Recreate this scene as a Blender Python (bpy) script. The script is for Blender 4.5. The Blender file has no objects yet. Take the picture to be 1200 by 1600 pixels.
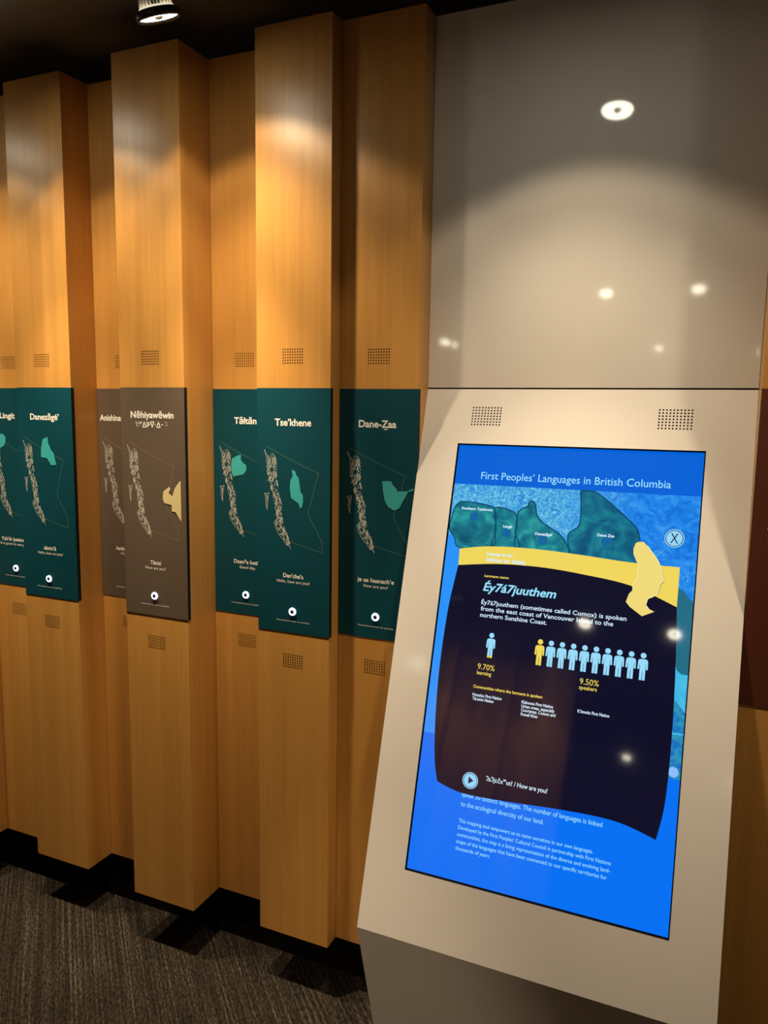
import bpy, bmesh, math, random
from mathutils import Vector, Matrix

C = bpy.context.scene.collection
SC = bpy.context.scene
RND = random.Random(7)

# ------------------------------------------------------------------ camera
EYE = 1.6618
cam_d = bpy.data.cameras.new('camera')
cam = bpy.data.objects.new('camera', cam_d); C.objects.link(cam)
cam_d.sensor_fit = 'VERTICAL'; cam_d.sensor_height = 32.0
cam_d.lens = 1207.296 / 1600 * 32.0
cam_d.clip_start = 0.05
Rv, Uv, Fv = (0.91493515, 0.40332326, 0.01496763), (-0.06576457, 0.11239157, 0.99148533), (-0.39820686, 0.90812911, -0.12935538)
cam.matrix_world = Matrix(((Rv[0], Uv[0], -Fv[0], 0), (Rv[1], Uv[1], -Fv[1], -1.7705), (Rv[2], Uv[2], -Fv[2], EYE), (0, 0, 0, 1)))
SC.camera = cam

# ------------------------------------------------------------------ light and exposure
SC.view_settings.view_transform = 'Standard'
SC.view_settings.look = 'None'
SC.view_settings.gamma = 1.0
SC.view_settings.use_curve_mapping = False
SC.view_settings.exposure = 0.0
w = bpy.data.worlds.new('world'); SC.world = w; w.use_nodes = True
w.node_tree.nodes['Background'].inputs[0].default_value = (1.0, 0.72, 0.45, 1)
w.node_tree.nodes['Background'].inputs[1].default_value = 0.030
SC.cycles.sample_clamp_indirect = 4.0

WARM = (1.0, 0.77, 0.50)
FLOOD, MID, CORE = 7.5, 34.0, 118.0   # watts of the spill, the middle field and the narrow beam of each lamp
LENS = 31.0                      # radiance of a lamp face
# lamps over the wall: x, y, z of the lamp face, lean along the wall and towards it (deg), half angle of the cut-off, beam scale, core scale
NEAR = [(-1.205, -0.30, 2.515, 4, 16, 56, 1.0, 1.0), (-0.335, -0.335, 2.500, 0, 11, 51, 0.92, 0.50), (0.40, -0.335, 2.500, -5, 15, 48, 0.62, 0.5),
        (-1.79, -0.31, 2.520, 12, 15, 50, 0.80, 1.0), (-2.31, -0.31, 2.530, 12, 15, 51, 0.85, 1.0)]
# lamps across the room that the glossy panels mirror
FAR = [(-0.23, -3.70, 2.500), (-0.83, -3.70, 2.500), (-0.81, -8.0, 2.46), (0.33, -8.0, 2.40), (-2.33, -4.6, 2.275), (-2.21, -4.6, 2.245)]

# ------------------------------------------------------------------ materials
def srgb(r, g, b):
    f = lambda c: (c / 255 / 12.92) if c / 255 <= 0.04045 else ((c / 255 + 0.055) / 1.055) ** 2.4
    return (f(r), f(g), f(b), 1)

def mat(name, col, rough=0.5, emit=0.0, ecol=None, metal=0.0, coat=0.0, spec=0.5):
    m = bpy.data.materials.new(name); m.use_nodes = True
    b = m.node_tree.nodes['Principled BSDF']
    b.inputs['Base Color'].default_value = col if len(col) == 4 else (*col, 1)
    b.inputs['Roughness'].default_value = rough
    b.inputs['Metallic'].default_value = metal
    b.inputs['Specular IOR Level'].default_value = spec
    if coat:
        b.inputs['Coat Weight'].default_value = coat; b.inputs['Coat Roughness'].default_value = 0.25
    if emit:
        b.inputs['Emission Color'].default_value = ecol or b.inputs['Base Color'].default_value
        b.inputs['Emission Strength'].default_value = emit
    return m

def nodes(m): return m.node_tree.nodes, m.node_tree.links, m.node_tree.nodes['Principled BSDF']

def ramp(N, stops):
    r = N.new('ShaderNodeValToRGB')
    while len(r.color_ramp.elements) < len(stops): r.color_ramp.elements.new(0.5)
    for e, (p, c) in zip(r.color_ramp.elements, stops): e.position = p; e.color = c if len(c) == 4 else (*c, 1)
    return r

def wood_material():
    m = mat('wood_veneer', (0.5, 0.28, 0.09), 0.36, spec=0.6); N, K, B = nodes(m)
    tc = N.new('ShaderNodeTexCoord'); oi = N.new('ShaderNodeObjectInfo')
    add = N.new('ShaderNodeVectorMath'); add.operation = 'ADD'
    mul = N.new('ShaderNodeVectorMath'); mul.operation = 'SCALE'; mul.inputs['Scale'].default_value = 13.0
    cx = N.new('ShaderNodeCombineXYZ')
    for i in range(3): K.new(oi.outputs['Random'], cx.inputs[i])
    K.new(cx.outputs[0], mul.inputs[0]); K.new(tc.outputs['Object'], add.inputs[0]); K.new(mul.outputs[0], add.inputs[1])
    def noise(sc, scale, det):
        mp = N.new('ShaderNodeMapping'); mp.inputs['Scale'].default_value = sc
        K.new(add.outputs[0], mp.inputs[0])
        n = N.new('ShaderNodeTexNoise'); n.inputs['Scale'].default_value = scale; n.inputs['Detail'].default_value = det
        K.new(mp.outputs[0], n.inputs['Vector']); return n
    n1 = noise((26, 26, 0.45), 1.0, 3); n2 = noise((190, 190, 2.2), 1.0, 2); n3 = noise((420, 420, 9), 1.0, 1)
    r1 = ramp(N, [(0.3, (0.515, 0.260, 0.060)), (0.5, (0.555, 0.286, 0.070)), (0.72, (0.60, 0.320, 0.084))])
    K.new(n1.outputs[0], r1.inputs[0])
    mx = N.new('ShaderNodeMix'); mx.data_type = 'RGBA'; mx.blend_type = 'MULTIPLY'; mx.inputs[0].default_value = 0.28
    r2 = ramp(N, [(0.3, (0.80, 0.76, 0.70)), (0.62, (1.04, 1.03, 1.0))]); K.new(n2.outputs[0], r2.inputs[0])
    K.new(r1.outputs[0], mx.inputs[6]); K.new(r2.outputs[0], mx.inputs[7])
    mx2 = N.new('ShaderNodeMix'); mx2.data_type = 'RGBA'; mx2.blend_type = 'MULTIPLY'; mx2.inputs[0].default_value = 0.2
    r3 = ramp(N, [(0.36, (0.72, 0.66, 0.6)), (0.5, (1, 1, 1))]); K.new(n3.outputs[0], r3.inputs[0])
    K.new(mx.outputs[2], mx2.inputs[6]); K.new(r3.outputs[0], mx2.inputs[7])
    K.new(mx2.outputs[2], B.inputs['Base Color'])
    return m

def carpet_material():
    m = mat('striped_carpet', (0.05, 0.04, 0.03), 0.95, spec=0.1); N, K, B = nodes(m)
    tc = N.new('ShaderNodeTexCoord')
    rot = N.new('ShaderNodeMapping'); rot.inputs['Rotation'].default_value = (0, 0, math.radians(43.5))
    K.new(tc.outputs['Object'], rot.inputs[0])
    def noise(sc, det=1):
        mp = N.new('ShaderNodeMapping'); mp.inputs['Scale'].default_value = sc; K.new(rot.outputs[0], mp.inputs[0])
        n = N.new('ShaderNodeTexNoise'); n.inputs['Scale'].default_value = 1; n.inputs['Detail'].default_value = det
        K.new(mp.outputs[0], n.inputs['Vector']); return n
    stripe = noise((1.2, 150, 1), 1); loop = noise((260, 260, 1), 2); broad = noise((5, 26, 1), 1); dash = noise((60, 170, 1), 1)
    rs = ramp(N, [(0.40, (0.026, 0.0205, 0.0155)), (0.56, (0.040, 0.0325, 0.0255)), (0.68, (0.080, 0.067, 0.054))])
    K.new(stripe.outputs[0], rs.inputs[0])
    rl = ramp(N, [(0.32, (0.25, 0.25, 0.25)), (0.68, (1.5, 1.5, 1.5))]); K.new(loop.outputs[0], rl.inputs[0])
    rd = ramp(N, [(0.35, (0.45, 0.45, 0.45)), (0.65, (1.3, 1.3, 1.3))]); K.new(dash.outputs[0], rd.inputs[0])
    rb = ramp(N, [(0.3, (0.75, 0.75, 0.75)), (0.7, (1.2, 1.2, 1.2))]); K.new(broad.outputs[0], rb.inputs[0])
    prev = rs.outputs[0]
    for r in (rl, rd, rb):
        x = N.new('ShaderNodeMix'); x.data_type = 'RGBA'; x.blend_type = 'MULTIPLY'; x.inputs[0].default_value = 1
        K.new(prev, x.inputs[6]); K.new(r.outputs[0], x.inputs[7]); prev = x.outputs[2]
    K.new(prev, B.inputs['Base Color'])
    bp = N.new('ShaderNodeBump'); bp.inputs['Strength'].default_value = 0.5; bp.inputs['Distance'].default_value = 0.003
    K.new(loop.outputs[0], bp.inputs['Height']); K.new(bp.outputs[0], B.inputs['Normal'])
    return m

def screen_mat(name, col, strength=1.0):
    return mat(name, (0.004, 0.004, 0.005, 1), 0.045, strength, col, spec=0.5)

def screen_map(name, stops, scale=60.0, dist=1.5, kind='noise'):
    m = screen_mat(name, (0, 0, 0, 1)); N, K, B = nodes(m)
    tc = N.new('ShaderNodeTexCoord')
    n = N.new('ShaderNodeTexNoise'); n.inputs['Scale'].default_value = scale; n.inputs['Detail'].default_value = 5
    n.inputs['Distortion'].default_value = dist
    K.new(tc.outputs['Object'], n.inputs['Vector'])
    r = ramp(N, stops); K.new(n.outputs[0], r.inputs[0]); K.new(r.outputs[0], B.inputs['Emission Color'])
    return m, N, K, B, tc, r

M = {}
M['wood'] = wood_material()
M['carpet'] = carpet_material()
M['white'] = mat('white_gloss_laminate', (0.70, 0.685, 0.66), 0.05, spec=0.5)
M['kiosk'] = mat('white_satin_kiosk', (0.72, 0.705, 0.69), 0.10, spec=0.45)
M['black'] = mat('black_paint', (0.004, 0.0035, 0.003), 0.9, spec=0.1)
M['ceiling'] = mat('dark_ceiling', (0.22, 0.235, 0.25), 0.95, spec=0.1)
M['hole'] = mat('dark_hole', (0.010, 0.005, 0.002), 0.9, spec=0.05)
M['teal'] = mat('teal_board', (0.0022, 0.054, 0.080, 1), 0.5, spec=0.2)
M['brown'] = mat('brown_board', (0.105, 0.080, 0.060, 1), 0.5, spec=0.25)
M['maroon'] = mat('maroon_board', (0.10, 0.026, 0.012, 1), 0.5, spec=0.35)
M['teal_edge'] = mat('dark_board_edge', (0.006, 0.010, 0.010), 0.6, spec=0.2)
M['cream'] = mat('cream_print', (0.88, 0.90, 0.88), 0.5)
M['coast'] = mat('coastline_print', (0.62, 0.66, 0.60), 0.5)
M['thin'] = mat('faint_line_print', srgb(96, 138, 122), 0.5)
M['thin_brown'] = mat('faint_tan_line_print', srgb(160, 140, 100), 0.5)
M['mint'] = mat('mint_inlay', (0.045, 0.42, 0.46, 1), 0.45)
M['sand'] = mat('sand_inlay', (0.62, 0.54, 0.27, 1), 0.45)
M['steel'] = mat('brushed_metal', (0.45, 0.44, 0.43), 0.35, metal=0.9)
M['led'] = mat('white_led_ring', (0.7, 0.75, 0.9), 0.4, 1.5, (0.80, 0.88, 1.0, 1))
M['button'] = mat('dark_blue_button', (0.015, 0.02, 0.06), 0.3)
M['rim'] = mat('black_lamp_rim', (0.008, 0.007, 0.006), 0.4)
M['fin'] = mat('grey_cast_metal', (0.16, 0.14, 0.11), 0.5, metal=0.3)
M['glow'] = mat('lamp_leak_glow', (0.8, 0.75, 0.6), 0.5, 0.75, (1.0, 0.93, 0.70, 1))
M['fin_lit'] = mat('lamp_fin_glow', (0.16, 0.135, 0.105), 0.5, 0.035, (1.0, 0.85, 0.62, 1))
M['lens'] = mat('lamp_lens', (0.9, 0.9, 0.85), 0.4, LENS, (1.0, 0.92, 0.72, 1))
M['bezel'] = mat('black_screen_edge', (0.006, 0.006, 0.008), 0.4)

# ------------------------------------------------------------------ helpers
def link(name, bm_or_me, m=None, parent=None):
    if isinstance(bm_or_me, bmesh.types.BMesh):
        me = bpy.data.meshes.new(name); bm_or_me.to_mesh(me); bm_or_me.free()
    else:
        me = bm_or_me
    o = bpy.data.objects.new(name, me); C.objects.link(o)
    if m is not None:
        for x in (m if isinstance(m, (list, tuple)) else [m]): me.materials.append(x)
    if parent: o.parent = parent
    return o

def empty(name, loc=(0, 0, 0), parent=None):
    o = bpy.data.objects.new(name, None); C.objects.link(o); o.location = loc; o.empty_display_size = 0.05
    if parent: o.parent = parent
    return o

def tag(o, label, cat, group=None, kind=None):
    o['label'] = label; o['category'] = cat
    if group: o['group'] = group
    if kind: o['kind'] = kind
    return o

def struct(name, bm, m):
    o = link(name, bm, m); o['kind'] = 'structure'; return o

def box(bm, x0, x1, y0, y1, z0, z1, mi=0):
    vs = [bm.verts.new(p) for p in ((x0, y0, z0), (x1, y0, z0), (x1, y1, z0), (x0, y1, z0), (x0, y0, z1), (x1, y0, z1), (x1, y1, z1), (x0, y1, z1))]
    fs = []
    for f in ((0, 1, 5, 4), (1, 2, 6, 5), (2, 3, 7, 6), (3, 0, 4, 7), (4, 5, 6, 7), (3, 2, 1, 0)):
        fc = bm.faces.new([vs[i] for i in f]); fc.material_index = mi; fs.append(fc)
    return fs

def boxbm(*a, bevel=0.0):
    bm = bmesh.new(); box(bm, *a)
    if bevel: bmesh.ops.bevel(bm, geom=list(bm.edges), offset=bevel, segments=2, affect='EDGES', profile=0.5)
    return bm

def lathe(bm, prof, n=32, mi=0, smooth=True):
    rings = []
    for r, z in prof:
        rings.append([bm.verts.new((r * math.cos(2 * math.pi * k / n), r * math.sin(2 * math.pi * k / n), z)) for k in range(n)])
    for a, b in zip(rings, rings[1:]):
        for k in range(n):
            f = bm.faces.new((a[k], a[(k + 1) % n], b[(k + 1) % n], b[k])); f.smooth = smooth; f.material_index = mi
    return rings

def flat_poly(pts, M4, mi=0, bm=None):
    """a filled outline in a plane; M4(x, y) -> 3D point"""
    bm = bm or bmesh.new()
    vs = [bm.verts.new(M4(*p)) for p in pts]
    es = [bm.edges.new((vs[i], vs[(i + 1) % len(vs)])) for i in range(len(vs))]
    bmesh.ops.triangle_fill(bm, use_beauty=True, use_dissolve=False, edges=es)
    return bm

def disc(bm, cx, cy, r, M4, n=24):
    bm.faces.new([bm.verts.new(M4(cx + r * math.cos(2 * math.pi * k / n), cy + r * math.sin(2 * math.pi * k / n))) for k in range(n)])

def ring(bm, cx, cy, r0, r1, M4, n=28):
    a = [[bm.verts.new(M4(cx + r * math.cos(2 * math.pi * k / n), cy + r * math.sin(2 * math.pi * k / n))) for k in range(n)] for r in (r0, r1)]
    for k in range(n): bm.faces.new((a[0][k], a[1][k], a[1][(k + 1) % n], a[0][(k + 1) % n]))

def ribbon(bm, pts, wd, M4):
    for (x0, y0), (x1, y1) in zip(pts, pts[1:]):
        dx, dy = x1 - x0, y1 - y0; l = math.hypot(dx, dy) or 1e-6
        nx, ny = -dy / l * wd / 2, dx / l * wd / 2; ex, ey = dx / l * wd * .25, dy / l * wd * .25
        bm.faces.new([bm.verts.new(M4(*p)) for p in ((x0 + nx - ex, y0 + ny - ey), (x0 - nx - ex, y0 - ny - ey), (x1 - nx + ex, y1 - ny + ey), (x1 + nx + ex, y1 + ny + ey))])

def smooth_pts(pts, n=5, closed=True):
    """Catmull-Rom through the points"""
    out = []; L = len(pts)
    for i in range(L if closed else L - 1):
        p = [pts[(i + k) % L] if closed else pts[min(max(i + k, 0), L - 1)] for k in (-1, 0, 1, 2)]
        for s in range(n):
            t = s / n
            out.append(tuple(0.5 * (2 * p[1][c] + (p[2][c] - p[0][c]) * t + (2 * p[0][c] - 5 * p[1][c] + 4 * p[2][c] - p[3][c]) * t * t
                                    + (3 * p[1][c] - p[0][c] - 3 * p[2][c] + p[3][c]) * t ** 3) for c in (0, 1)))
    if not closed: out.append(pts[-1])
    return out

_tc = {}
def glyphs(body, bold=0.0):
    """outline of a line of text at size 1: vertices, faces, x range"""
    key = (body, bold)
    if key not in _tc:
        cu = bpy.data.curves.new('lettering', 'FONT'); cu.body = body; cu.size = 1.0; cu.offset = bold
        cu.resolution_u = 3; cu.fill_mode = 'FRONT'
        o = bpy.data.objects.new('lettering', cu); C.objects.link(o)
        dg = bpy.context.evaluated_depsgraph_get(); me = bpy.data.meshes.new_from_object(o.evaluated_get(dg))
        vs = [(v.co.x, v.co.y) for v in me.vertices]; fs = [tuple(p.vertices) for p in me.polygons]
        bpy.data.objects.remove(o); bpy.data.meshes.remove(me); bpy.data.curves.remove(cu)
        xs = [v[0] for v in vs] or [0, 1]
        _tc[key] = (vs, fs, min(xs), max(xs))
    return _tc[key]

CAP = max(v[1] for v in glyphs('H')[0])
def write(bm, body, x0, x1, y, cap, M4, bold=0.0, slant=0.0):
    """text whose left edge is x0, right edge x1, baseline y, capitals `cap` tall"""
    vs, fs, a, b = glyphs(body, bold)
    sx = (x1 - x0) / (b - a); sy = cap / CAP
    nv = [bm.verts.new(M4(x0 + (vx - a) * sx + slant * vy * sy, y + vy * sy)) for vx, vy in vs]
    for f in fs:
        try: bm.faces.new([nv[i] for i in f])
        except ValueError: pass
def natural(body, cap, bold=0.0):
    vs, fs, a, b = glyphs(body, bold); return (b - a) * cap / CAP

# ------------------------------------------------------------------ the room
bm = bmesh.new(); box(bm, -7, 4, -9, 0.5, -0.05, 0.0); struct('floor', bm, M['carpet'])
bm = bmesh.new(); box(bm, -7, 4, -9, 0.5, 2.70, 2.76); struct('ceiling', bm, M['ceiling'])
bm = bmesh.new(); box(bm, -7, 4, 0.34, 0.5, 0.0, 2.70); struct('wall_back', bm, M['black'])
bm = bmesh.new(); box(bm, -4.5, -0.712, 0.123, 0.335, 0.0, 0.155); box(bm, 0.062, 2.0, 0.123, 0.335, 0.0, 0.155); struct('baseboard_back', bm, M['black'])

bm = bmesh.new()                                     # the wood wall across the room, mirrored in the screen
for i in range(5):
    x = -2.02 + i * 0.23; y = -4.0 - 0.09 * (i % 2)
    box(bm, x, x + 0.228, y - 0.3, y, 0.16, 2.62)
struct('wall_front', bm, M['wood'])

# ------------------------------------------------------------------ wood columns with speaker grilles
ZB, ZT = 0.1631, 2.613
COLS = [  # key, left x, right x, front y
    ('far', -2.478, -2.2590, 0.004), ('lingit', -2.2580, -2.0360, 0.070), ('danezage', -2.0355, -1.8115, 0.0015),
    ('anishina', -1.8110, -1.5950, 0.1061), ('nehiyawewin', -1.5945, -1.3698, -0.0269), ('taltan', -1.3693, -1.1522, 0.1035),
    ('tsekhene', -1.1517, -0.9303, 0.0), ('danezaa', -0.9298, -0.7093, 0.0514), ('right', 0.0598, 0.2820, -0.0321)]
COL_LABEL = {
    'far': 'wood veneer column at the far left edge, left of the Lingít column',
    'lingit': 'recessed wood veneer column carrying the teal Lingít panel',
    'danezage': 'projecting wood veneer column carrying the teal Danezāgé’ panel',
    'anishina': 'recessed wood veneer column carrying the half hidden brown Anishina panel',
    'nehiyawewin': 'projecting wood veneer column carrying the brown Nēhiyawēwin panel',
    'taltan': 'recessed wood veneer column carrying the teal Tāłtān panel',
    'tsekhene': 'brightly lit projecting wood column carrying the teal Tse’khene panel',
    'danezaa': 'wood veneer column with the Dane-Zaa panel, touching the white wall panel',
    'right': 'wood veneer column right of the touchscreen kiosk, carrying the maroon panel'}

def dots(bm, x0, x1, z0, z1, nx, nz, r, M4):
    for i in range(nx):
        for k in range(nz):
            disc(bm, x0 + (x1 - x0) * i / (nx - 1), z0 + (z1 - z0) * k / (nz - 1), r, M4, 10)

for key, x0, x1, y in COLS:
    bm = bmesh.new(); W = x1 - x0
    cut = (1.0602, 1.7182) if key != 'far' else (1.39, 1.39)
    prof = [(0, ZB), (0, cut[0]), (0.0116, cut[0]), (0.0116, cut[1]), (0, cut[1]), (0, ZT), (0.33 - y, ZT), (0.33 - y, ZB)]
    if key == 'far': prof = [prof[0], prof[5], prof[6], prof[7]]
    rows = [[bm.verts.new((a, b, c)) for b, c in prof] for a in (0, W)]
    bm.faces.new(rows[0]); bm.faces.new(rows[1][::-1])
    for i in range(len(prof)):
        k = (i + 1) % len(prof); bm.faces.new((rows[0][i], rows[1][i], rows[1][k], rows[0][k]))
    bmesh.ops.recalc_face_normals(bm, faces=bm.faces)
    bmesh.ops.bevel(bm, geom=[e for e in bm.edges if all(abs(v.co.y) < 1e-6 for v in e.verts) and abs(e.verts[0].co.x - e.verts[1].co.x) < 1e-6], offset=0.0010, segments=2, affect='EDGES', profile=0.5)
    o = link('wooden_column', bm, M['wood']); o.location = (x0, y, 0)
    tag(o, COL_LABEL[key], 'column', 'wood veneer columns of the display wall', 'thing')
    for za, zb in ((1.7825, 1.8175), (0.9640, 0.9985)):
        bm = bmesh.new(); dots(bm, 0.0815, 0.1385, za, zb, 9, 6, 0.00185, lambda a, b: (a, -0.0003, b))
        link('speaker_grille', bm, M['hole'], o)

# ------------------------------------------------------------------ language panels
random_coast = random.Random(21)
def inside_band(z):
    Lp = [(0.0364, 1.5418), (0.0363, 1.5089), (0.0409, 1.4611), (0.0527, 1.4467), (0.0575, 1.4259), (0.0640, 1.39), (0.0625, 1.3630), (0.0700, 1.34), (0.0880, 1.318), (0.098, 1.303)]
    Rp = [(0.0640, 1.5428), (0.0672, 1.5103), (0.0661, 1.4805), (0.074, 1.451), (0.0809, 1.4155), (0.0808, 1.3855), (0.0880, 1.3618), (0.0960, 1.34), (0.1070, 1.318), (0.1075, 1.300)]
    def at(P):
        for (xa, za), (xb, zb) in zip(P, P[1:]):
            if za >= z >= zb: return xa + (xb - xa) * (za - z) / (za - zb)
        return P[-1][0] if z < P[-1][1] else P[0][0]
    return at(Lp), at(Rp)

def coast_mesh():
    r = random_coast; bm = bmesh.new(); f = lambda a, b: (a, -0.0020, b)
    for i in range(235):                             # fjords and islands: short crooked strokes inside the coast band
        z = 1.302 + 0.240 * (r.random() ** 0.92); a, b = inside_band(z)
        x = a + (b - a) * r.random(); ang = r.choice((-1.75, -1.4, -1.25, -0.6, -2.6, -1.6)) + r.uniform(-.25, .25)
        pts = [(x, z)]; n = r.choice((2, 3, 3)); st = r.uniform(0.0022, 0.0042) * (1.35 if -2 < ang < -1.1 else 0.8)
        for k in range(n):
            ang += r.uniform(-.55, .55); nx, nz = pts[-1][0] + st * math.cos(ang), pts[-1][1] + st * math.sin(ang)
            a2, b2 = inside_band(nz)
            if a2 - .002 <= nx <= b2 + .003: pts.append((nx, nz))
        if len(pts) > 1: ribbon(bm, pts, r.uniform(0.0007, 0.0013), f)
    hg = [(0.0295, 1.4394), (0.0340, 1.4375), (0.0430, 1.4410), (0.0395, 1.425), (0.0375, 1.409), (0.0375, 1.3945), (0.0345, 1.404), (0.0322, 1.4153), (0.0330, 1.427)]
    ribbon(bm, hg + hg[:1], 0.0009, f)
    for i in range(16):
        z = 1.40 + 0.036 * r.random(); ribbon(bm, [(0.034 + r.random() * .004, z), (0.036 + r.random() * .003, z - .005)], 0.0007, f)
    vi = [(0.0595, 1.3625), (0.0733, 1.3580), (0.0855, 1.3435), (0.0960, 1.328), (0.1045, 1.3130), (0.0985, 1.3019), (0.0880, 1.3150), (0.0760, 1.328), (0.0665, 1.3418), (0.0610, 1.353)]
    j = [(x + r.uniform(-.001, .001), z + r.uniform(-.001, .001)) for x, z in smooth_pts(vi, 3)]
    ribbon(bm, j + j[:1], 0.0009, f)
    ribbon(bm, [(0.0288, 1.5564), (0.0318, 1.5470), (0.0345, 1.5400), (0.0380, 1.5300)], 0.0009, f)
    ribbon(bm, [(0.0300, 1.5564), (0.0345, 1.5470), (0.0395, 1.5360)], 0.0006, f)
    for x in (0.044, 0.052, 0.058, 0.063): ribbon(bm, [(x - .004, 1.546 + r.uniform(-.004, .004)), (x, 1.535), (x + .002, 1.525)], 0.0007, f)
    me = bpy.data.meshes.new('coastline'); bm.to_mesh(me); bm.free(); me.materials.append(M['coast']); return me
COAST = coast_mesh()

def border_mesh(m):
    bm = bmesh.new(); f = lambda a, b: (a, -0.0018, b)
    p = [(0.036, 1.566), (0.09, 1.5405), (0.15, 1.5155), (0.1936, 1.5002), (0.180, 1.452), (0.1627, 1.392), (0.170, 1.377), (0.176, 1.368), (0.2035, 1.3209), (0.2054, 1.2900), (0.160, 1.2995), (0.1098, 1.3124)]
    ribbon(bm, p, 0.0008, f)
    me = bpy.data.meshes.new('border_line'); bm.to_mesh(me); bm.free(); me.materials.append(m); return me
BORDER = {'teal': border_mesh(M['thin']), 'brown': border_mesh(M['thin_brown']), 'maroon': border_mesh(M['thin_brown'])}

def outline_prism(pts, y0, y1):
    """filled outline with real thickness"""
    bm = flat_poly(pts, lambda a, b: (a, y0, b))
    g = bmesh.ops.extrude_face_region(bm, geom=list(bm.faces))
    bmesh.ops.translate(bm, verts=[v for v in g['geom'] if isinstance(v, bmesh.types.BMVert)], vec=(0, y1 - y0, 0))
    bmesh.ops.recalc_face_normals(bm, faces=bm.faces); return bm

def syllabics(bm, f):
    w = 0.0029; zb, zt = 1.6073, 1.6222
    def arc(cx, cz, r, a0, a1, n=10): return [(cx + r * math.cos(a0 + (a1 - a0) * k / n), cz + r * math.sin(a0 + (a1 - a0) * k / n)) for k in range(n + 1)]
    ribbon(bm, [(0.0628, 1.6205)] + [(0.0655, 1.6205)] + arc(0.0700, 1.6140, 0.0052, 2.6, -3.3, 14)[::1] + [(0.0745, 1.6205)], w, f)   # ne
    for x in (0.0792, 0.0826): ribbon(bm, [(x, 1.6222), (x, 1.6165)], 0.0018, f)                                                     # h
    ribbon(bm, [(0.0868, zb), (0.0930, zt), (0.0992, zb), (0.0868, zb)], w, f)                                                       # i
    ribbon(bm, [(0.1020, 1.6200), (0.1045, 1.6222), (0.1120, 1.6160), (0.1028, 1.6085)], w, f); ribbon(bm, [(0.1045, 1.6222), (0.1040, 1.6125)], w, f)   # ya
    ribbon(bm, [(0.1150, zt), (0.1212, zb), (0.1274, zt), (0.1150, zt)], w, f)                                                       # e
    disc(bm, 0.1318, 1.6150, 0.0017, f, 10)
    ribbon(bm, [(0.1368, zb), (0.1430, zt), (0.1492, zb), (0.1368, zb)], w, f)                                                       # i
    ribbon(bm, [(0.1540, 1.6150), (0.1575, 1.6150)], w, f)
    ribbon(bm, [(0.1660, 1.6215)] + arc(0.1690, 1.6170, 0.0047, 1.9, -1.9, 10) + [(0.1660, 1.6125)], 0.002, f)                       # n

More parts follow.
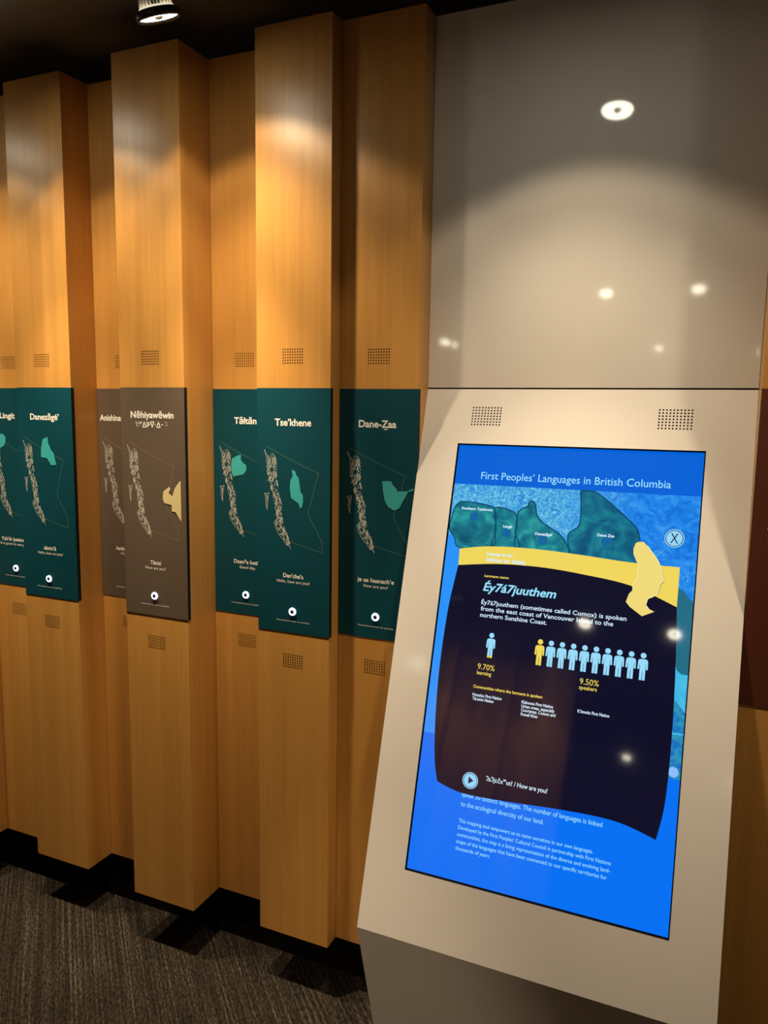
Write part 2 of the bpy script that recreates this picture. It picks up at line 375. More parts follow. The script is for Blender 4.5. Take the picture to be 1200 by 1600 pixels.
PANELS = [  # key of column, colour, title, title x range, greeting, translation, greeting x, translation x, territory, button
    ('lingit', 'teal', 'Lingít', (0.0741, 0.1416), 'Yak’éi iyatinee', 'It is good to see you', (0.0548, 0.168), (0.0500, 0.172),
     [(0.0506, 1.564), (0.0706, 1.5697), (0.0852, 1.5683), (0.0952, 1.5581), (0.0957, 1.5442), (0.0875, 1.53), (0.0672, 1.5205), (0.0600, 1.530), (0.066, 1.545), (0.054, 1.552)],
     'teal language panel titled Lingít, leftmost one, cut by the picture edge'),
    ('danezage', 'teal', 'Danezāgé’', (0.064, 0.1827), 'dénht’ā', 'Hello, how are you?', (0.0984, 0.1492), (0.0738, 0.1774),
     [(0.1128, 1.5614), (0.1331, 1.5675), (0.1342, 1.5474), (0.1441, 1.5281), (0.1546, 1.5187), (0.159, 1.5025), (0.1645, 1.4831), (0.1438, 1.4816), (0.1273, 1.5029), (0.1029, 1.5053), (0.1044, 1.53), (0.1082, 1.5433)],
     'teal language panel titled Danezāgé’ with a narrow slanting mint territory'),
    ('anishina', 'brown', 'Anishinaabemowin', (0.0203, 0.2030), 'Aaniin, boozhoo', 'Hi, hello', (0.0694, 0.160), (0.0900, 0.140), None,
     'brown language panel with its title cut to Anishina, half hidden by its neighbour'),
    ('nehiyawewin', 'brown', 'Nēhiyawēwin', (0.0449, 0.1959), 'Tânisi', 'How are you?', (0.1027, 0.1404), (0.0850, 0.1570),
     [(0.1528, 1.4071), (0.1549, 1.4279), (0.1749, 1.4419), (0.1791, 1.4351), (0.173, 1.423), (0.1858, 1.415), (0.1951, 1.4389), (0.2128, 1.4602), (0.2156, 1.4574), (0.2156, 1.3462), (0.197, 1.3716), (0.1840, 1.3734), (0.183, 1.3913), (0.1577, 1.3956)],
     'brown language panel titled Nēhiyawēwin with syllabics and a sand yellow territory'),
    ('taltan', 'teal', 'Tāłtān', (0.0806, 0.1557), 'Dzenēs hoti’e', 'Good day.', (0.0757, 0.1680), (0.0948, 0.1500),
     [(0.1017, 1.5326), (0.1023, 1.5158), (0.1094, 1.5077), (0.1193, 1.5031), (0.1212, 1.4931), (0.1171, 1.4828), (0.1091, 1.4757), (0.0849, 1.4712), (0.0768, 1.4674), (0.0708, 1.479), (0.0691, 1.501), (0.0714, 1.5197), (0.0856, 1.527), (0.0956, 1.5307)],
     'teal language panel titled Tāłtān, set back left of the Tse’khene panel'),
    ('tsekhene', 'teal', 'Tse’khene', (0.0622, 0.1715), 'Dan’che’a', 'Hello, how are you?', (0.0868, 0.149), (0.0673, 0.1679),
     [(0.1149, 1.5056), (0.1238, 1.5013), (0.1274, 1.4907), (0.1344, 1.4849), (0.1387, 1.4573), (0.1398, 1.448), (0.1468, 1.4392), (0.1479, 1.4206), (0.1434, 1.4064), (0.1398, 1.4046), (0.1327, 1.4181), (0.1185, 1.4266), (0.1113, 1.4315), (0.1078, 1.4556), (0.1096, 1.4774), (0.1167, 1.4886), (0.1139, 1.5024)],
     'teal language panel titled Tse’khene with a tall leaf shaped mint territory'),
    ('danezaa', 'teal', 'Dane-Zaa', (0.0612, 0.1663), 'je aa haanach’e', 'How are you?', (0.0619, 0.167), (0.0798, 0.1501),
     [(0.1296, 1.4831), (0.1546, 1.4843), (0.1584, 1.4747), (0.1692, 1.4654), (0.1711, 1.4589), (0.1993, 1.4605), (0.2165, 1.4696), (0.2149, 1.463), (0.2011, 1.4589), (0.196, 1.4472), (0.1875, 1.4336), (0.179, 1.4166), (0.1649, 1.4091), (0.1468, 1.4178), (0.1376, 1.4339), (0.1325, 1.4568)],
     'teal language panel titled Dane-Zaa, its lower right corner covered by the kiosk'),
    ('right', 'maroon', None, None, None, None, None, None, None,
     'maroon language panel right of the kiosk, cut by the picture edge')]

colpos = {k: (a, b, y) for k, a, b, y in COLS}
PZ0, PZ1 = 1.0607, 1.7177
for key, colr, title, tx, greet, trans, gx, trx, terr, label in PANELS:
    x0, x1, y = colpos[key]; W = x1 - x0
    root = empty('language_panel', (x0, y, 0)); tag(root, label, 'sign', 'language panels on the wooden columns')
    over = 0.0012 if key in ('danezage', 'nehiyawewin', 'tsekhene', 'danezaa') else 0.0
    left = 0.0010
    bm = boxbm(left, W + over, -0.0015, 0.0112, PZ0, PZ1, bevel=0.0004)
    for f in bm.faces:
        f.material_index = 0 if f.normal.y < -0.9 else 1
    link('board', bm, [M[colr], M['teal_edge']], root)
    f = lambda a, b, k=0.0051: (a + k * (x0 + a), -0.0020, EYE + (b - EYE) * (1 + k))
    sh = Vector((0.0051 * (x0 + 0.1), 0, -0.0010))
    o = bpy.data.objects.new('coastline_map', COAST); C.objects.link(o); o.parent = root; o.location = sh
    o = bpy.data.objects.new('border_line', BORDER[colr]); C.objects.link(o); o.parent = root; o.location = sh
    if title:
        bm = bmesh.new(); two = key == 'nehiyawewin'; zt_ = 1.6330 if two else 1.6203
        write(bm, title, tx[0], tx[1], zt_, 0.0176, f, bold=0.025)
        if two: syllabics(bm, f)
        if key == 'danezaa':
            wt = natural('Dane-Zaa', 1, 0.028); wl = natural('Dane-', 1, 0.028); wz = natural('Z', 1, 0.028); kx_ = (tx[1] - tx[0]) / wt
            zc = tx[0] + (wl + 0.62 * wz) * kx_; ribbon(bm, [(zc - 0.0050, 1.6158), (zc + 0.0050, 1.6158)], 0.0020, f)
        link('title_text', bm, M['cream'], root)
        bm = bmesh.new(); write(bm, greet, gx[0], gx[1], 1.2152, 0.0112, f, bold=0.017); link('greeting_text', bm, M['cream'], root)
        bm = bmesh.new(); write(bm, trans, trx[0], trx[1], 1.2008, 0.0082, f); link('translation_text', bm, M['cream'], root)
        cx, cz = 0.1155 + (0.009 if key == 'anishina' else 0) + 0.0051 * (x0 + 0.1155), 1.1228 - 0.0027
        bm = bmesh.new(); write(bm, 'Press button to hear our greeting', 0.0655, 0.1665, 1.0946, 0.0038, f); link('instruction_text', bm, M['cream'], root)
        b = bmesh.new(); rg = lathe(b, [(0.0, 0.0045), (0.0050, 0.0040), (0.0055, 0.0)], 24)
        for v in b.verts: v.co = Vector((cx + v.co.x, -0.0015 - v.co.z, cz + v.co.y))
        pb = link('push_button', b, M['button'], root)
        b = bmesh.new(); lathe(b, [(0.0055, 0.0), (0.0058, 0.0036), (0.0102, 0.0036), (0.0110, 0.0)], 32)
        for v in b.verts: v.co = Vector((cx + v.co.x, -0.0015 - v.co.z, cz + v.co.y))
        link('light_ring', b, M['led'], pb)
    if terr:
        link('territory_inlay', outline_prism([(f(a, b)[0], f(a, b)[2]) for a, b in terr], -0.0015, -0.0024), M['sand' if colr == 'brown' else 'mint'], root)

# ------------------------------------------------------------------ white wall panel above the kiosk
PX0, PX1, YW, ZS = -0.7088, 0.0592, 0.1160, 1.7199
o = link('wall_panel', boxbm(0, PX1 - PX0, 0, 0.03, ZS + 0.0035, ZT, bevel=0.0008), M['white']); o.location = (PX0, YW, 0)
tag(o, 'tall glossy off-white wall panel above the touchscreen kiosk', 'panel')

# ------------------------------------------------------------------ touchscreen kiosk
kx = PX1 - PX0; up = Vector((0, 0.29841, 0.95444)); out = Vector((0, -0.95444, 0.29841)); seam = Vector((0, YW, ZS)); SL = 1.3069
kiosk = empty('touchscreen_kiosk', (PX0, YW, 0))
tag(kiosk, 'off-white slanted kiosk with a big touchscreen showing a language map', 'kiosk')
base = Vector((0, YW, 0))
def K3(x, s, d=0.0):                                 # point on the slanted face: x across, s up from its lower edge, d outward
    p = seam - up * (SL - s) + out * d - base; return Vector((x, p.y, p.z))
SX, SY, SW, SH = 0.0984, SL - 1.1562, 0.5732, 1.0153  # the screen opening
bm = bmesh.new()
def q(*pts):
    f_ = bm.faces.new([bm.verts.new(p) for p in pts]); return f_
xs = [0, SX, SX + SW, kx]; ss = [0, SY, SY + SH, SL]
for i in range(3):
    for k in range(3):
        if i == 1 and k == 1: continue
        q(K3(xs[i], ss[k]), K3(xs[i + 1], ss[k]), K3(xs[i + 1], ss[k + 1]), K3(xs[i], ss[k + 1]))
dp = -0.008
c4 = [(SX, SY), (SX + SW, SY), (SX + SW, SY + SH), (SX, SY + SH)]
for i in range(4):
    a, b = c4[i], c4[(i + 1) % 4]
    f_ = q(K3(*a), K3(*b), K3(*b, dp), K3(*a, dp)); f_.material_index = 1
low = Vector((0, -0.128 - YW, 0.0)); toe = lambda x: Vector((x, low.y, 0.0)); bk = 0.21
q(K3(0, 0), toe(0), toe(kx), K3(kx, 0))              # the face leaning back under the screen
for x in (0, kx):
    q(K3(x, 0), toe(x), Vector((x, bk, 0)), Vector((x, bk, ZS)), K3(x, SL))
q(Vector((0, bk, 0)), Vector((kx, bk, 0)), Vector((kx, bk, ZS)), Vector((0, bk, ZS)))
q(K3(0, SL), K3(kx, SL), Vector((kx, bk, ZS)), Vector((0, bk, ZS)))
q(toe(0), toe(kx), Vector((kx, bk, 0)), Vector((0, bk, 0)))
bmesh.ops.remove_doubles(bm, verts=bm.verts, dist=1e-5)
bmesh.ops.recalc_face_normals(bm, faces=bm.faces)
link('housing', bm, [M['kiosk'], M['bezel']], kiosk)
for xa, xb in ((0.1284, 0.1988), (0.5680, 0.6372)):
    bm = bmesh.new(); dots(bm, xa, xb, SL - 0.0915, SL - 0.0482, 10, 7, 0.0021, lambda a, b: K3(a, b, 0.0003))
    link('speaker_grille', bm, M['hole'], kiosk)

screen = link('screen', boxbm(0, SW, 0, SH, -0.012, 0.0), screen_mat('screen_black_edge', (0, 0, 0, 1), 0.0), kiosk)
p0 = K3(SX, SY, dp + 0.0005)
screen.matrix_local = Matrix(((1, 0, 0, p0.x), (0, up.y, out.y, p0.y), (0, up.z, out.z, p0.z), (0, 0, 0, 1)))
lay = [0]
def L(d):
    return lambda a, b: (min(max(a, 0.0022), SW - 0.0028), min(max(b, 0.0032), SH - 0.0022), 0.00012 * d)
def paint(name, bm, m): return link(name, bm, m, screen)
def poly(name, pts, m, d, smooth=0):
    if smooth: pts = smooth_pts(pts, smooth)
    return paint(name, flat_poly(pts, L(d)), m)

S_head = screen_mat('screen_header', srgb(0, 98, 214))
mm = screen_map('screen_terrain', [(0.30, srgb(30, 120, 205)), (0.46, srgb(62, 158, 222)), (0.58, srgb(96, 188, 226)), (0.72, srgb(160, 216, 228))], 70, 2.6)
m_, N_, K_, B_, tc_, r_ = mm                         # pale icefields to the left, plain sea blue to the right
sx_ = N_.new('ShaderNodeSeparateXYZ'); K_.new(tc_.outputs['Object'], sx_.inputs[0])
mr = N_.new('ShaderNodeMapRange'); mr.inputs[1].default_value = 0.26; mr.inputs[2].default_value = 0.44; K_.new(sx_.outputs[0], mr.inputs[0])
n2 = N_.new('ShaderNodeTexNoise'); n2.inputs['Scale'].default_value = 34; n2.inputs['Detail'].default_value = 4; n2.inputs['Distortion'].default_value = 1.5
K_.new(tc_.outputs['Object'], n2.inputs['Vector'])
r2 = ramp(N_, [(0.35, srgb(14, 112, 214)), (0.55, srgb(34, 138, 236)), (0.75, srgb(70, 160, 238))]); K_.new(n2.outputs[0], r2.inputs[0])
mxx = N_.new('ShaderNodeMix'); mxx.data_type = 'RGBA'; K_.new(mr.outputs[0], mxx.inputs[0]); K_.new(r_.outputs[0], mxx.inputs[6]); K_.new(r2.outputs[0], mxx.inputs[7])
K_.new(mxx.outputs[2], B_.inputs['Emission Color'])
S_map = m_
S_terr = screen_map('screen_territory', [(0.3, srgb(6, 74, 112)), (0.5, srgb(12, 104, 134)), (0.7, srgb(30, 140, 150))], 26, 1.0)[0]
S_terr2 = screen_map('screen_territory_green', [(0.3, srgb(10, 88, 118)), (0.5, srgb(22, 128, 142)), (0.7, srgb(56, 176, 164))], 22, 1.0)[0]
S_rim = screen_mat('screen_territory_rim', srgb(8, 70, 104))
S_dotm = screen_mat('screen_dot', srgb(6, 62, 92))
S_dot = screen_mat('screen_place_dot', srgb(16, 100, 158))
S_sea = screen_mat('screen_sea', srgb(40, 146, 250))
S_cyan = screen_map('screen_shallows', [(0.3, srgb(48, 168, 226)), (0.7, srgb(84, 200, 232))], 24, 0.6)[0]
S_shore = screen_map('screen_shore', [(0.3, srgb(24, 92, 190)), (0.5, srgb(30, 128, 190)), (0.7, srgb(58, 160, 176))], 55, 1.6)[0]
S_rteal = screen_mat('screen_teal', srgb(34, 108, 132))
S_yel = screen_mat('screen_yellow', srgb(240, 214, 92)); S_yel2 = screen_mat('screen_pale_yellow', srgb(240, 218, 122)); S_yedge = screen_mat('screen_yellow_edge', srgb(250, 240, 190))
S_shade = screen_mat('screen_yellow_shadow', srgb(190, 168, 90))
S_card = screen_mat('screen_navy', srgb(10, 11, 38)); S_txt = screen_mat('screen_white', srgb(214, 238, 255)); S_cy = screen_mat('screen_cyan_text', srgb(150, 224, 255))
S_icon = screen_mat('screen_icon', srgb(152, 218, 250)); S_btn = screen_mat('screen_button', srgb(150, 214, 250)); S_ink = screen_mat('screen_ink', srgb(18, 34, 60))
S_pale = screen_mat('screen_pale_blue', srgb(140, 190, 250)); S_foam = screen_mat('screen_foam', srgb(80, 180, 240))

MB = 0.311
poly('blue_field', [(0, 0), (SW, 0), (SW, SH), (0, SH)], screen_mat('screen_blue', srgb(0, 112, 243)), 0.5)
poly('header_bar', [(0.0005, 0.9140), (SW, 0.9140), (SW, SH - .0005), (0.0005, SH - .0005)], S_head, 1)
poly('map_background', [(0.0005, MB), (SW, MB), (SW, 0.9140), (0.0005, 0.9140)], S_map, 1)
poly('map_sea', [(0.0005, MB), (0.10, MB), (0.10, 0.74), (0.0351, 0.7552), (0.0217, 0.7751), (0.0005, 0.7895)], S_sea, 2)
T1 = [(0.0035, 0.80), (0.0066, 0.8353), (0.0136, 0.8597), (0.0289, 0.8697), (0.0645, 0.8682), (0.1025, 0.8626), (0.1114, 0.8554), (0.1171, 0.8374), (0.1171, 0.8062), (0.1171, 0.7621), (0.0351, 0.7552), (0.0200, 0.7780)]
T2 = [(0.1114, 0.8554), (0.1293, 0.8602), (0.1562, 0.8531), (0.1665, 0.8435), (0.1701, 0.8205), (0.1683, 0.7998), (0.1804, 0.7649), (0.1171, 0.7621), (0.1207, 0.8064)]
T3 = [(0.1683, 0.8461), (0.176, 0.8595), (0.1904, 0.8682), (0.1944, 0.8799), (0.2034, 0.8804), (0.2098, 0.8695), (0.2157, 0.8467), (0.2352, 0.8279), (0.2642, 0.8123), (0.2829, 0.7962), (0.2946, 0.7772), (0.2987, 0.7550), (0.1814, 0.7600), (0.1693, 0.7998)]
T4 = [(0.298, 0.7675), (0.2916, 0.8069), (0.3116, 0.8259), (0.3161, 0.8462), (0.3146, 0.8812), (0.311, 0.9087), (0.3162, 0.9135), (0.3395, 0.9132), (0.3698, 0.8946), (0.41, 0.8626), (0.4399, 0.8354), (0.4482, 0.8167), (0.4499, 0.7977), (0.4374, 0.7846), (0.4423, 0.7500), (0.299, 0.7500)]
for P, m in ((T1, S_terr2), (T2, S_terr2), (T3, S_terr2), (T4, S_terr)):
    sp = smooth_pts(P, 3); sp = [(a, min(b, 0.9135)) for a, b in sp]
    o = paint('territory_area', flat_poly(sp, L(3)), m)
    bm = bmesh.new(); ribbon(bm, sp + sp[:1], 0.0030, L(4)); paint('territory_edge', bm, S_rim)
bm = bmesh.new()                                     # dotted reserve hatching
for i in range(22):
    for k in range(12):
        a, b = 0.012 + i * 0.0047 + (k % 2) * 0.0023, 0.764 + k * 0.0047
        if (a - 0.063) ** 2 * 1.4 + (b - 0.815) ** 2 > 0.030 ** 2 and b > 0.790 - a * 0.55 and a < 0.114: disc(bm, a, b, 0.0016, L(5), 8)
paint('dot_hatching', bm, S_dotm)
for cx, cy in ((0.0622, 0.8336), (0.1465, 0.8006), (0.2342, 0.7897), (0.3784, 0.799)):
    bm = bmesh.new(); disc(bm, cx, cy, 0.0110, L(5)); paint('place_dot', bm, S_dot)
bm = bmesh.new()
for s, a, b, y in (('Southern Tutchone', 0.0286, 0.1055, 0.8505), ('Lingít', 0.1373, 0.1591, 0.8128), ('Danezāgé’', 0.2155, 0.2564, 0.8010), ('Dane Zaa', 0.3572, 0.3951, 0.8092)):
    bm = bmesh.new(); write(bm, s, a, b, y, 0.0062, L(6), bold=0.03); paint('place_name_text', bm, S_txt)
# pale icefield blooms on the sea
for cx, cy, r in ((0.4960, 0.7780, 0.014), (0.5420, 0.7270, 0.016)):
    bm = bmesh.new()
    for k in range(46):
        a = RND.uniform(0, 6.28); d = r * math.sqrt(RND.random()); x, y = cx + d * math.cos(a), cy + d * math.sin(a)
        ribbon(bm, [(x, y), (x + RND.uniform(-.004, .004), y + RND.uniform(-.004, .004))], 0.0009, L(3))
    paint('map_foam', bm, S_foam)
poly('map_inlet', [(0.5300, 0.7150), (0.5343, 0.7113), (0.5491, 0.7042), (0.5601, 0.6903), (SW, 0.6809), (SW, 0.5268), (0.558, 0.5266), (0.5483, 0.5335), (0.5300, 0.58)], S_rteal, 3)
poly('map_shallows', [(0.5300, 0.5700), (0.5483, 0.5335), (0.558, 0.5266), (SW, 0.5266), (SW, 0.4479), (0.5439, 0.4764), (0.5300, 0.480)], S_cyan, 4)
poly('map_shore', [(0.5300, 0.485), (0.5439, 0.4764), (SW, 0.4479), (SW, MB), (0.5300, MB)], S_shore, 4)
bm = bmesh.new(); ribbon(bm, [(0.546, 0.4023), (0.571, 0.4036)], 0.004, L(5)); paint('map_label', bm, S_cyan)
bm = bmesh.new(); disc(bm, 0.5563, 0.3250, 0.0105, L(6)); paint('map_button', bm, S_pale)

bm = bmesh.new(); write(bm, 'First Peoples’ Languages in British Columbia', 0.0681, 0.5061, 0.9290, 0.0175, L(4), bold=0.004); paint('heading_text', bm, S_cy)

YT = [(0.0359, 0.7531), (0.1058, 0.7642), (0.2065, 0.7677), (0.3172, 0.7634), (0.4356, 0.7557), (0.5380, 0.7546)]
YB = [(0.0373, 0.7129), (0.1324, 0.7241), (0.2319, 0.7264), (0.328, 0.7196), (0.44, 0.7041), (0.5380, 0.6676)]
yt, yb = smooth_pts(YT, 6, False), smooth_pts(YB, 6, False)
paint('language_band', flat_poly(yt + yb[::-1], L(7)), S_yel)
CL = smooth_pts([(0.0373, 0.7129), (0.0262, 0.620), (0.0219, 0.520), (0.0225, 0.420), (0.0290, 0.320), (0.0380, 0.250), (0.0500, 0.2063)], 5, False)
CB = smooth_pts([(0.0500, 0.2063), (0.1115, 0.1925), (0.2106, 0.195), (0.3284, 0.2027), (0.4182, 0.205), (0.4733, 0.1999), (0.5329, 0.1843)], 5, False)
CR = smooth_pts([(0.5329, 0.1843), (0.5437, 0.2471), (0.5478, 0.3282), (0.5478, 0.44), (0.5440, 0.5614), (0.5380, 0.6676)], 5, False)
paint('info_card', flat_poly(CL + CB[1:] + CR[1:] + yb[::-1][1:-1], L(7)), S_card)
bm = bmesh.new()
write(bm, 'Language family:', 0.1045, 0.1678, 0.7437, 0.0068, L(9), bold=0.03); write(bm, 'Salishan (or Salish)', 0.1045, 0.1999, 0.7288, 0.0086, L(9), bold=0.03)
paint('family_text', bm, S_txt)
YS = [(0.4389, 0.7885), (0.4422, 0.8002), (0.4500, 0.8040), (0.4589, 0.8038), (0.4679, 0.7956), (0.4796, 0.781), (0.4912, 0.7664), (0.4996, 0.7495), (0.5030, 0.735), (0.5063, 0.7214), (0.4994, 0.7142), (0.4980, 0.702), (0.4958, 0.6919), (0.4873, 0.6844), (0.4773, 0.679), (0.4743, 0.6653), (0.481, 0.6575), (0.4932, 0.6524), (0.4681, 0.6398), (0.4414, 0.6573), (0.432, 0.6673), (0.4369, 0.6855), (0.4445, 0.6952), (0.4431, 0.7061), (0.4451, 0.7131), (0.450, 0.722), (0.452, 0.7316), (0.4510, 0.74), (0.4517, 0.7516), (0.44, 0.7752)]
paint('region_shadow', flat_poly([(a + .0025, max(b - .0025, 0.6700 + 0.02)) for a, b in YS if b > 0.69 and a > 0.47] + [(0.480, 0.69)], L(8)), S_shade)
paint('region_shape', flat_poly(YS, L(9)), S_yel2)
bm = bmesh.new(); ribbon(bm, YS[4:17], 0.0014, L(10)); ribbon(bm, YS[22:] + YS[:1], 0.0010, L(10)); paint('region_edge', bm, S_yedge)
bm = bmesh.new(); disc(bm, 0.5222, 0.8172, 0.0205, L(7), 40); xb = paint('close_button', bm, S_btn)
bm = bmesh.new(); ring(bm, 0.5222, 0.8172, 0.0168, 0.0184, L(8), 40); write(bm, 'X', 0.5140, 0.5304, 0.8062, 0.0222, L(8)); paint('close_mark', bm, S_ink)

bm = bmesh.new(); write(bm, 'Éy7á7juuthem', 0.1060, 0.2770, 0.6580, 0.0190, L(9), bold=0.022, slant=0.22); paint('language_name_text', bm, S_cy)
bm = bmesh.new(); write(bm, 'Language name:', 0.1055, 0.1650, 0.6908, 0.0058, L(9), bold=0.02); paint('caption_text', bm, S_yel)
bm = bmesh.new(); write(bm, '9.70%', 0.1143, 0.155, 0.4745, 0.0128, L(9)); write(bm, 'learning', 0.1143, 0.1486, 0.4624, 0.0085, L(9), bold=0.01); paint('statistics_text', bm, S_yel)
bm = bmesh.new(); write(bm, '9.50%', 0.3495, 0.3907, 0.4755, 0.0128, L(9)); write(bm, 'speakers', 0.3493, 0.3879, 0.4644, 0.0085, L(9), bold=0.01); paint('statistics_text', bm, S_yel)
bm = bmesh.new(); write(bm, 'Communities where the language is spoken:', 0.1094, 0.2719, 0.4308, 0.0066, L(9), bold=0.02); paint('caption_text', bm, S_yel)
bm = bmesh.new()
for s, a, b, y in (('Éy7á7juuthem (sometimes called Comox) is spoken', 0.1055, 0.4369, 0.6256), ('from the east coast of Vancouver Island to the', 0.1058, 0.4097, 0.6106), ('northern Sunshine Coast.', 0.1061, 0.2640, 0.5957)):
    write(bm, s, a, b, y, 0.0098, L(9), bold=0.012)
paint('description_text', bm, S_txt)
for grp in ((('Homalco First Nation', 0.1097, 0.1791, 0.4122), ('Tla’amin Nation', 0.1107, 0.1612, 0.4030)),
            (('Klahoose First Nation', 0.2257, 0.297, 0.4132), ('Urban areas, especially', 0.226, 0.3013, 0.4042), ('Courtenay, Comox and', 0.2263, 0.3041, 0.3955), ('Powell River', 0.2267, 0.2659, 0.3862)),
            (('K’ómoks First Nation', 0.351, 0.419, 0.4136),)):
    bm = bmesh.new()
    for s, a, b, y in grp: write(bm, s, a, b, y, 0.0066, L(9), bold=0.02)
    paint('community_text', bm, S_txt)

def person(bm, cx, top, h, z):                       # pictogram: round head, sloping shoulders, arms, two legs
    u_ = h / 10.0; f = L(z)
    disc(bm, cx, top - 1.05 * u_, 1.02 * u_, f, 20)
    flat = [(-0.9, 2.35), (0.9, 2.35), (1.45, 2.55), (1.75, 3.1), (1.85, 6.0), (1.45, 6.2), (1.2, 6.0), (1.1, 4.2), (1.02, 4.2), (1.02, 10), (0.10, 10), (0.06, 6.8), (-0.06, 6.8), (-0.10, 10), (-1.02, 10), (-1.02, 4.2), (-1.1, 4.2), (-1.2, 6.0), (-1.45, 6.2), (-1.85, 6.0), (-1.75, 3.1), (-1.45, 2.55)]
    flat_poly([(cx + a * u_, top - b * u_) for a, b in flat], f, bm=bm)
bm = bmesh.new(); person(bm, 0.1397, 0.5615, 0.0578, 9); paint('person_pictogram', bm, S_icon)
bm = bmesh.new()
for a in (-1, 0): flat_poly([(0.1397 + (a * 1.02 + (.10 if a == 0 else 0)) * .00578, 0.5037), (0.1397 + (a * 1.02 + (1.02 if a == 0 else .92)) * .00578, 0.5037), (0.1397 + (a * 1.02 + (1.02 if a == 0 else .92)) * .00578, 0.5085), (0.1397 + (a * 1.02 + (.10 if a == 0 else 0)) * .00578, 0.5085)], L(10), bm=bm)
paint('pictogram_fill', bm, S_yel)
for i in range(10):
    bm = bmesh.new(); person(bm, 0.2542 + (0.4788 - 0.2542) * i / 9, 0.5617, 0.0588, 9); paint('person_pictogram', bm, S_yel if i == 0 else S_icon)
bm = bmesh.new(); disc(bm, 0.1278, 0.2235, 0.0183, L(9), 40); paint('play_button', bm, S_btn)
bm = bmesh.new(); ring(bm, 0.1278, 0.2235, 0.0150, 0.0163, L(10), 40); flat_poly([(0.1235, 0.2160), (0.1355, 0.2240), (0.1235, 0.2320)], L(10), bm=bm); paint('play_mark', bm, S_ink)
bm = bmesh.new(); write(bm, 'ʔaʔjɛčxʷot? / How are you?', 0.1635, 0.3033, 0.2305, 0.0098, L(9), bold=0.012); paint('greeting_text', bm, S_txt)

bm = bmesh.new()
LOW = [('speak 30 distinct languages. The number of languages is linked', 0.1120, 0.4245, 0.1858, 0.0102, 4), ('to the ecological diversity of our land.', 0.1119, 0.3015, 0.1646, 0.0102, 4),
       ('This mapping tool empowers us to name ourselves in our own languages.', 0.1117, 0.4105, 0.1288, 0.0080, 4), ('Developed by the First Peoples’ Cultural Council in partnership with First Nations', 0.1117, 0.4484, 0.1139, 0.0080, 4),
       ('communities, the map is a living representation of the diverse and evolving land-', 0.1115, 0.4481, 0.0988, 0.0080, 4), ('scape of the languages that have been connected to our specific territories for', 0.1115, 0.443, 0.0837, 0.0080, 4),
       ('thousands of years.', 0.1113, 0.1919, 0.0688, 0.0080, 4)]
for i, (s, a, b, y, c, d) in enumerate(LOW):
    if i == 2: paint('introduction_text', bm, S_cy); bm = bmesh.new()
    write(bm, s, a, b, y, c, L(d), bold=0.004)
paint('paragraph_text', bm, S_cy)

# ------------------------------------------------------------------ lamps
def axis(tx, ty):                                    # unit vector hanging down, leaning tx along the wall and ty towards it
    x, y = math.sin(math.radians(tx)), math.sin(math.radians(ty)); return Vector((x, y, -math.sqrt(1 - x * x - y * y)))

def spot_light(parent, name, power, size, blend, ax, radius, loc):
    l = bpy.data.lights.new(name, 'SPOT'); l.energy = power; l.color = WARM; l.spot_size = math.radians(size); l.spot_blend = blend; l.shadow_soft_size = radius
    o = bpy.data.objects.new(name, l); C.objects.link(o); o.parent = parent; o.location = loc
    o.rotation_mode = 'QUATERNION'; o.rotation_quaternion = Vector((0, 0, -1)).rotation_difference(ax)
    return o

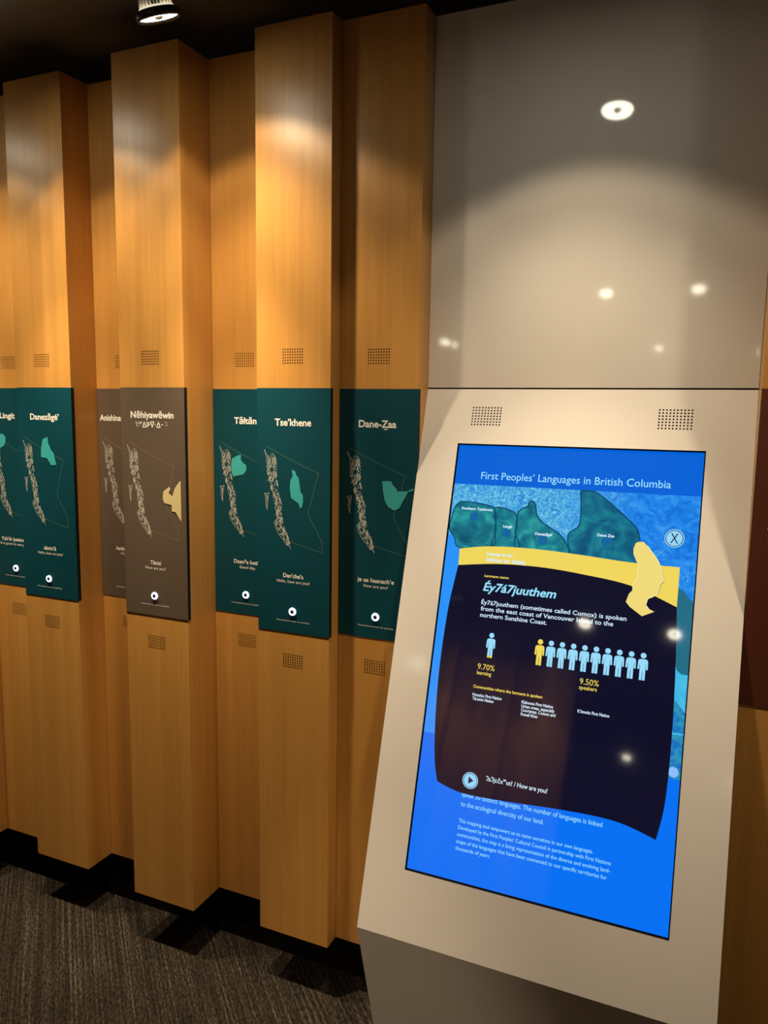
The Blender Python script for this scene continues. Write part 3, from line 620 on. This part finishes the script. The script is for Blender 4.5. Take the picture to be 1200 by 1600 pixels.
def lamp(x, y, z, tx, ty, label, group, half=50, lit=1.0, near=True, core=1.0):
    root = empty('spotlight', (x, y, z)); tag(root, label, 'lamp', group)
    ax = axis(tx, ty); tilt = Vector((0, 0, -1)).rotation_difference(axis(tx, ty + (5 if near else 0))).to_matrix().to_4x4() @ Matrix.Scale(0.9, 4)
    def put(name, bm, m, parent=None):
        for v in bm.verts: v.co = tilt @ v.co
        return link(name, bm, m, parent or root)
    bm = bmesh.new(); lathe(bm, [(0.0475, 0.0005), (0.052, -0.0045), (0.0550, 0.001), (0.0555, 0.013), (0.052, 0.016), (0.042, 0.0165)], 48); put('rim', bm, M['rim'])
    bm = bmesh.new()
    lathe(bm, [(0.012, 0.002), (0.020, 0.0035), (0.034, 0.0035), (0.0478, 0.002)], 48); put('lens', bm, M['lens'])
    bm = bmesh.new(); lathe(bm, [(0.0, -0.003), (0.008, -0.003), (0.0125, 0.003)], 24); put('lens_cap', bm, M['fin'])
    bm = bmesh.new(); lathe(bm, [(0.0425, 0.0165), (0.0435, 0.0168), (0.0430, 0.0215), (0.041, 0.0222)], 48); put('collar', bm, M['glow'])
    hs = bmesh.new(); lathe(hs, [(0.030, 0.020), (0.022, 0.075), (0.016, 0.105), (0.0, 0.106)], 24); h = put('heat_sink', hs, M['rim'])
    for k in range(24):
        a = 2 * math.pi * k / 24; b = bmesh.new(); n = (-math.sin(a) * 0.0011, math.cos(a) * 0.0011)
        prof = [(0.022, 0.0220), (0.0412, 0.0220), (0.0345, 0.060), (0.026, 0.090), (0.018, 0.102)]
        vs = [[b.verts.new((r * math.cos(a) + s * n[0], r * math.sin(a) + s * n[1], zz)) for r, zz in prof] for s in (1, -1)]
        b.faces.new(vs[0]); b.faces.new(vs[1][::-1])
        for i in range(5): b.faces.new((vs[0][i], vs[1][i], vs[1][(i + 1) % 5], vs[0][(i + 1) % 5]))
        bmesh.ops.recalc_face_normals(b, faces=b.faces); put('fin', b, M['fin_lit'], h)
    bm = bmesh.new(); lathe(bm, [(0.009, 0.100), (0.009, 0.113), (0.0, 0.113)], 16); put('stem', bm, M['rim'])
    top = tilt @ Vector((0, 0, 0.108)); ztop = (2.651 if near else 2.699) - z
    bm = bmesh.new(); lathe(bm, [(0.009, top.z), (0.009, ztop)], 16)
    for v in bm.verts: v.co.x += top.x; v.co.y += top.y
    link('drop_rod', bm, M['rim'], root)
    if lit:
        lz = tilt @ Vector((0, 0, -0.012))
        spot_light(root, 'spill_beam', FLOOD * lit, 2 * half, 0.26, ax, 0.026, lz)
        spot_light(root, 'field_beam', MID * lit, 82, 1.0, axis(tx, ty + 2) if near else ax, 0.03, lz)
        spot_light(root, 'core_beam', CORE * lit * core, 50, 1.0, axis(0, 8) if near else ax, 0.03, lz)
    return root

NEAR_LABEL = ['finned spotlight hanging in front of the wood columns, lit face down', 'finned spotlight over the white wall panel, mirrored in it as a ring',
              'finned spotlight over the column right of the kiosk', 'finned spotlight above the Nēhiyawēwin column', 'finned spotlight above the Danezāgé’ column']
for (x, y, z, tx, ty, hf, k, kc), lb in zip(NEAR, NEAR_LABEL): lamp(x, y, z, tx, ty, lb, 'spotlights over the display wall', hf, k, True, kc)
FAR_LABEL = ['spotlight across the room facing the kiosk, mirrored bright in the white panel', 'spotlight across the room mirrored left of the bright one',
             'distant spotlight deep in the room, mirrored low in the white panel', 'distant spotlight mirrored at the right edge of the white panel', 'left spotlight of the pair mirrored at the left edge of the white panel', 'right spotlight of the pair mirrored at the left edge of the white panel']
for (x, y, z), lb in zip(FAR, FAR_LABEL):
    far = lamp(x, y, z, 0, 32, lb, 'spotlights across the room', lit=0, near=False)
    if (x, y) == (-0.83, -3.70):                     # extra narrow beam added here to brighten the foot of the kiosk
        spot_light(far, 'long_beam', 120, 15, 1.0, (Vector((-0.72, -0.2, 0.25)) - Vector((x, y, z))).normalized(), 0.03, axis(0, 32) * 0.012)
for x, lb in ((-1.75, 'unseen spotlight added to light the left end of the wood wall across the room'), (-1.15, 'unseen spotlight added to light the middle of the wood wall across the room')):  # unseen lamps added to brighten the wood wall for its mirror image in the screen
    lamp(x, -3.55, 2.5, 0, -20, lb, 'spotlights across the room', lit=0.9, near=False)
bm = bmesh.new(); box(bm, -4.2, 2.0, -0.018, 0.018, 0, 0.049)
o = link('lighting_track', bm, M['rim']); o.location = (0, -0.32, 2.6505); tag(o, 'black lighting track along the top of the wall holding the spotlights', 'track')
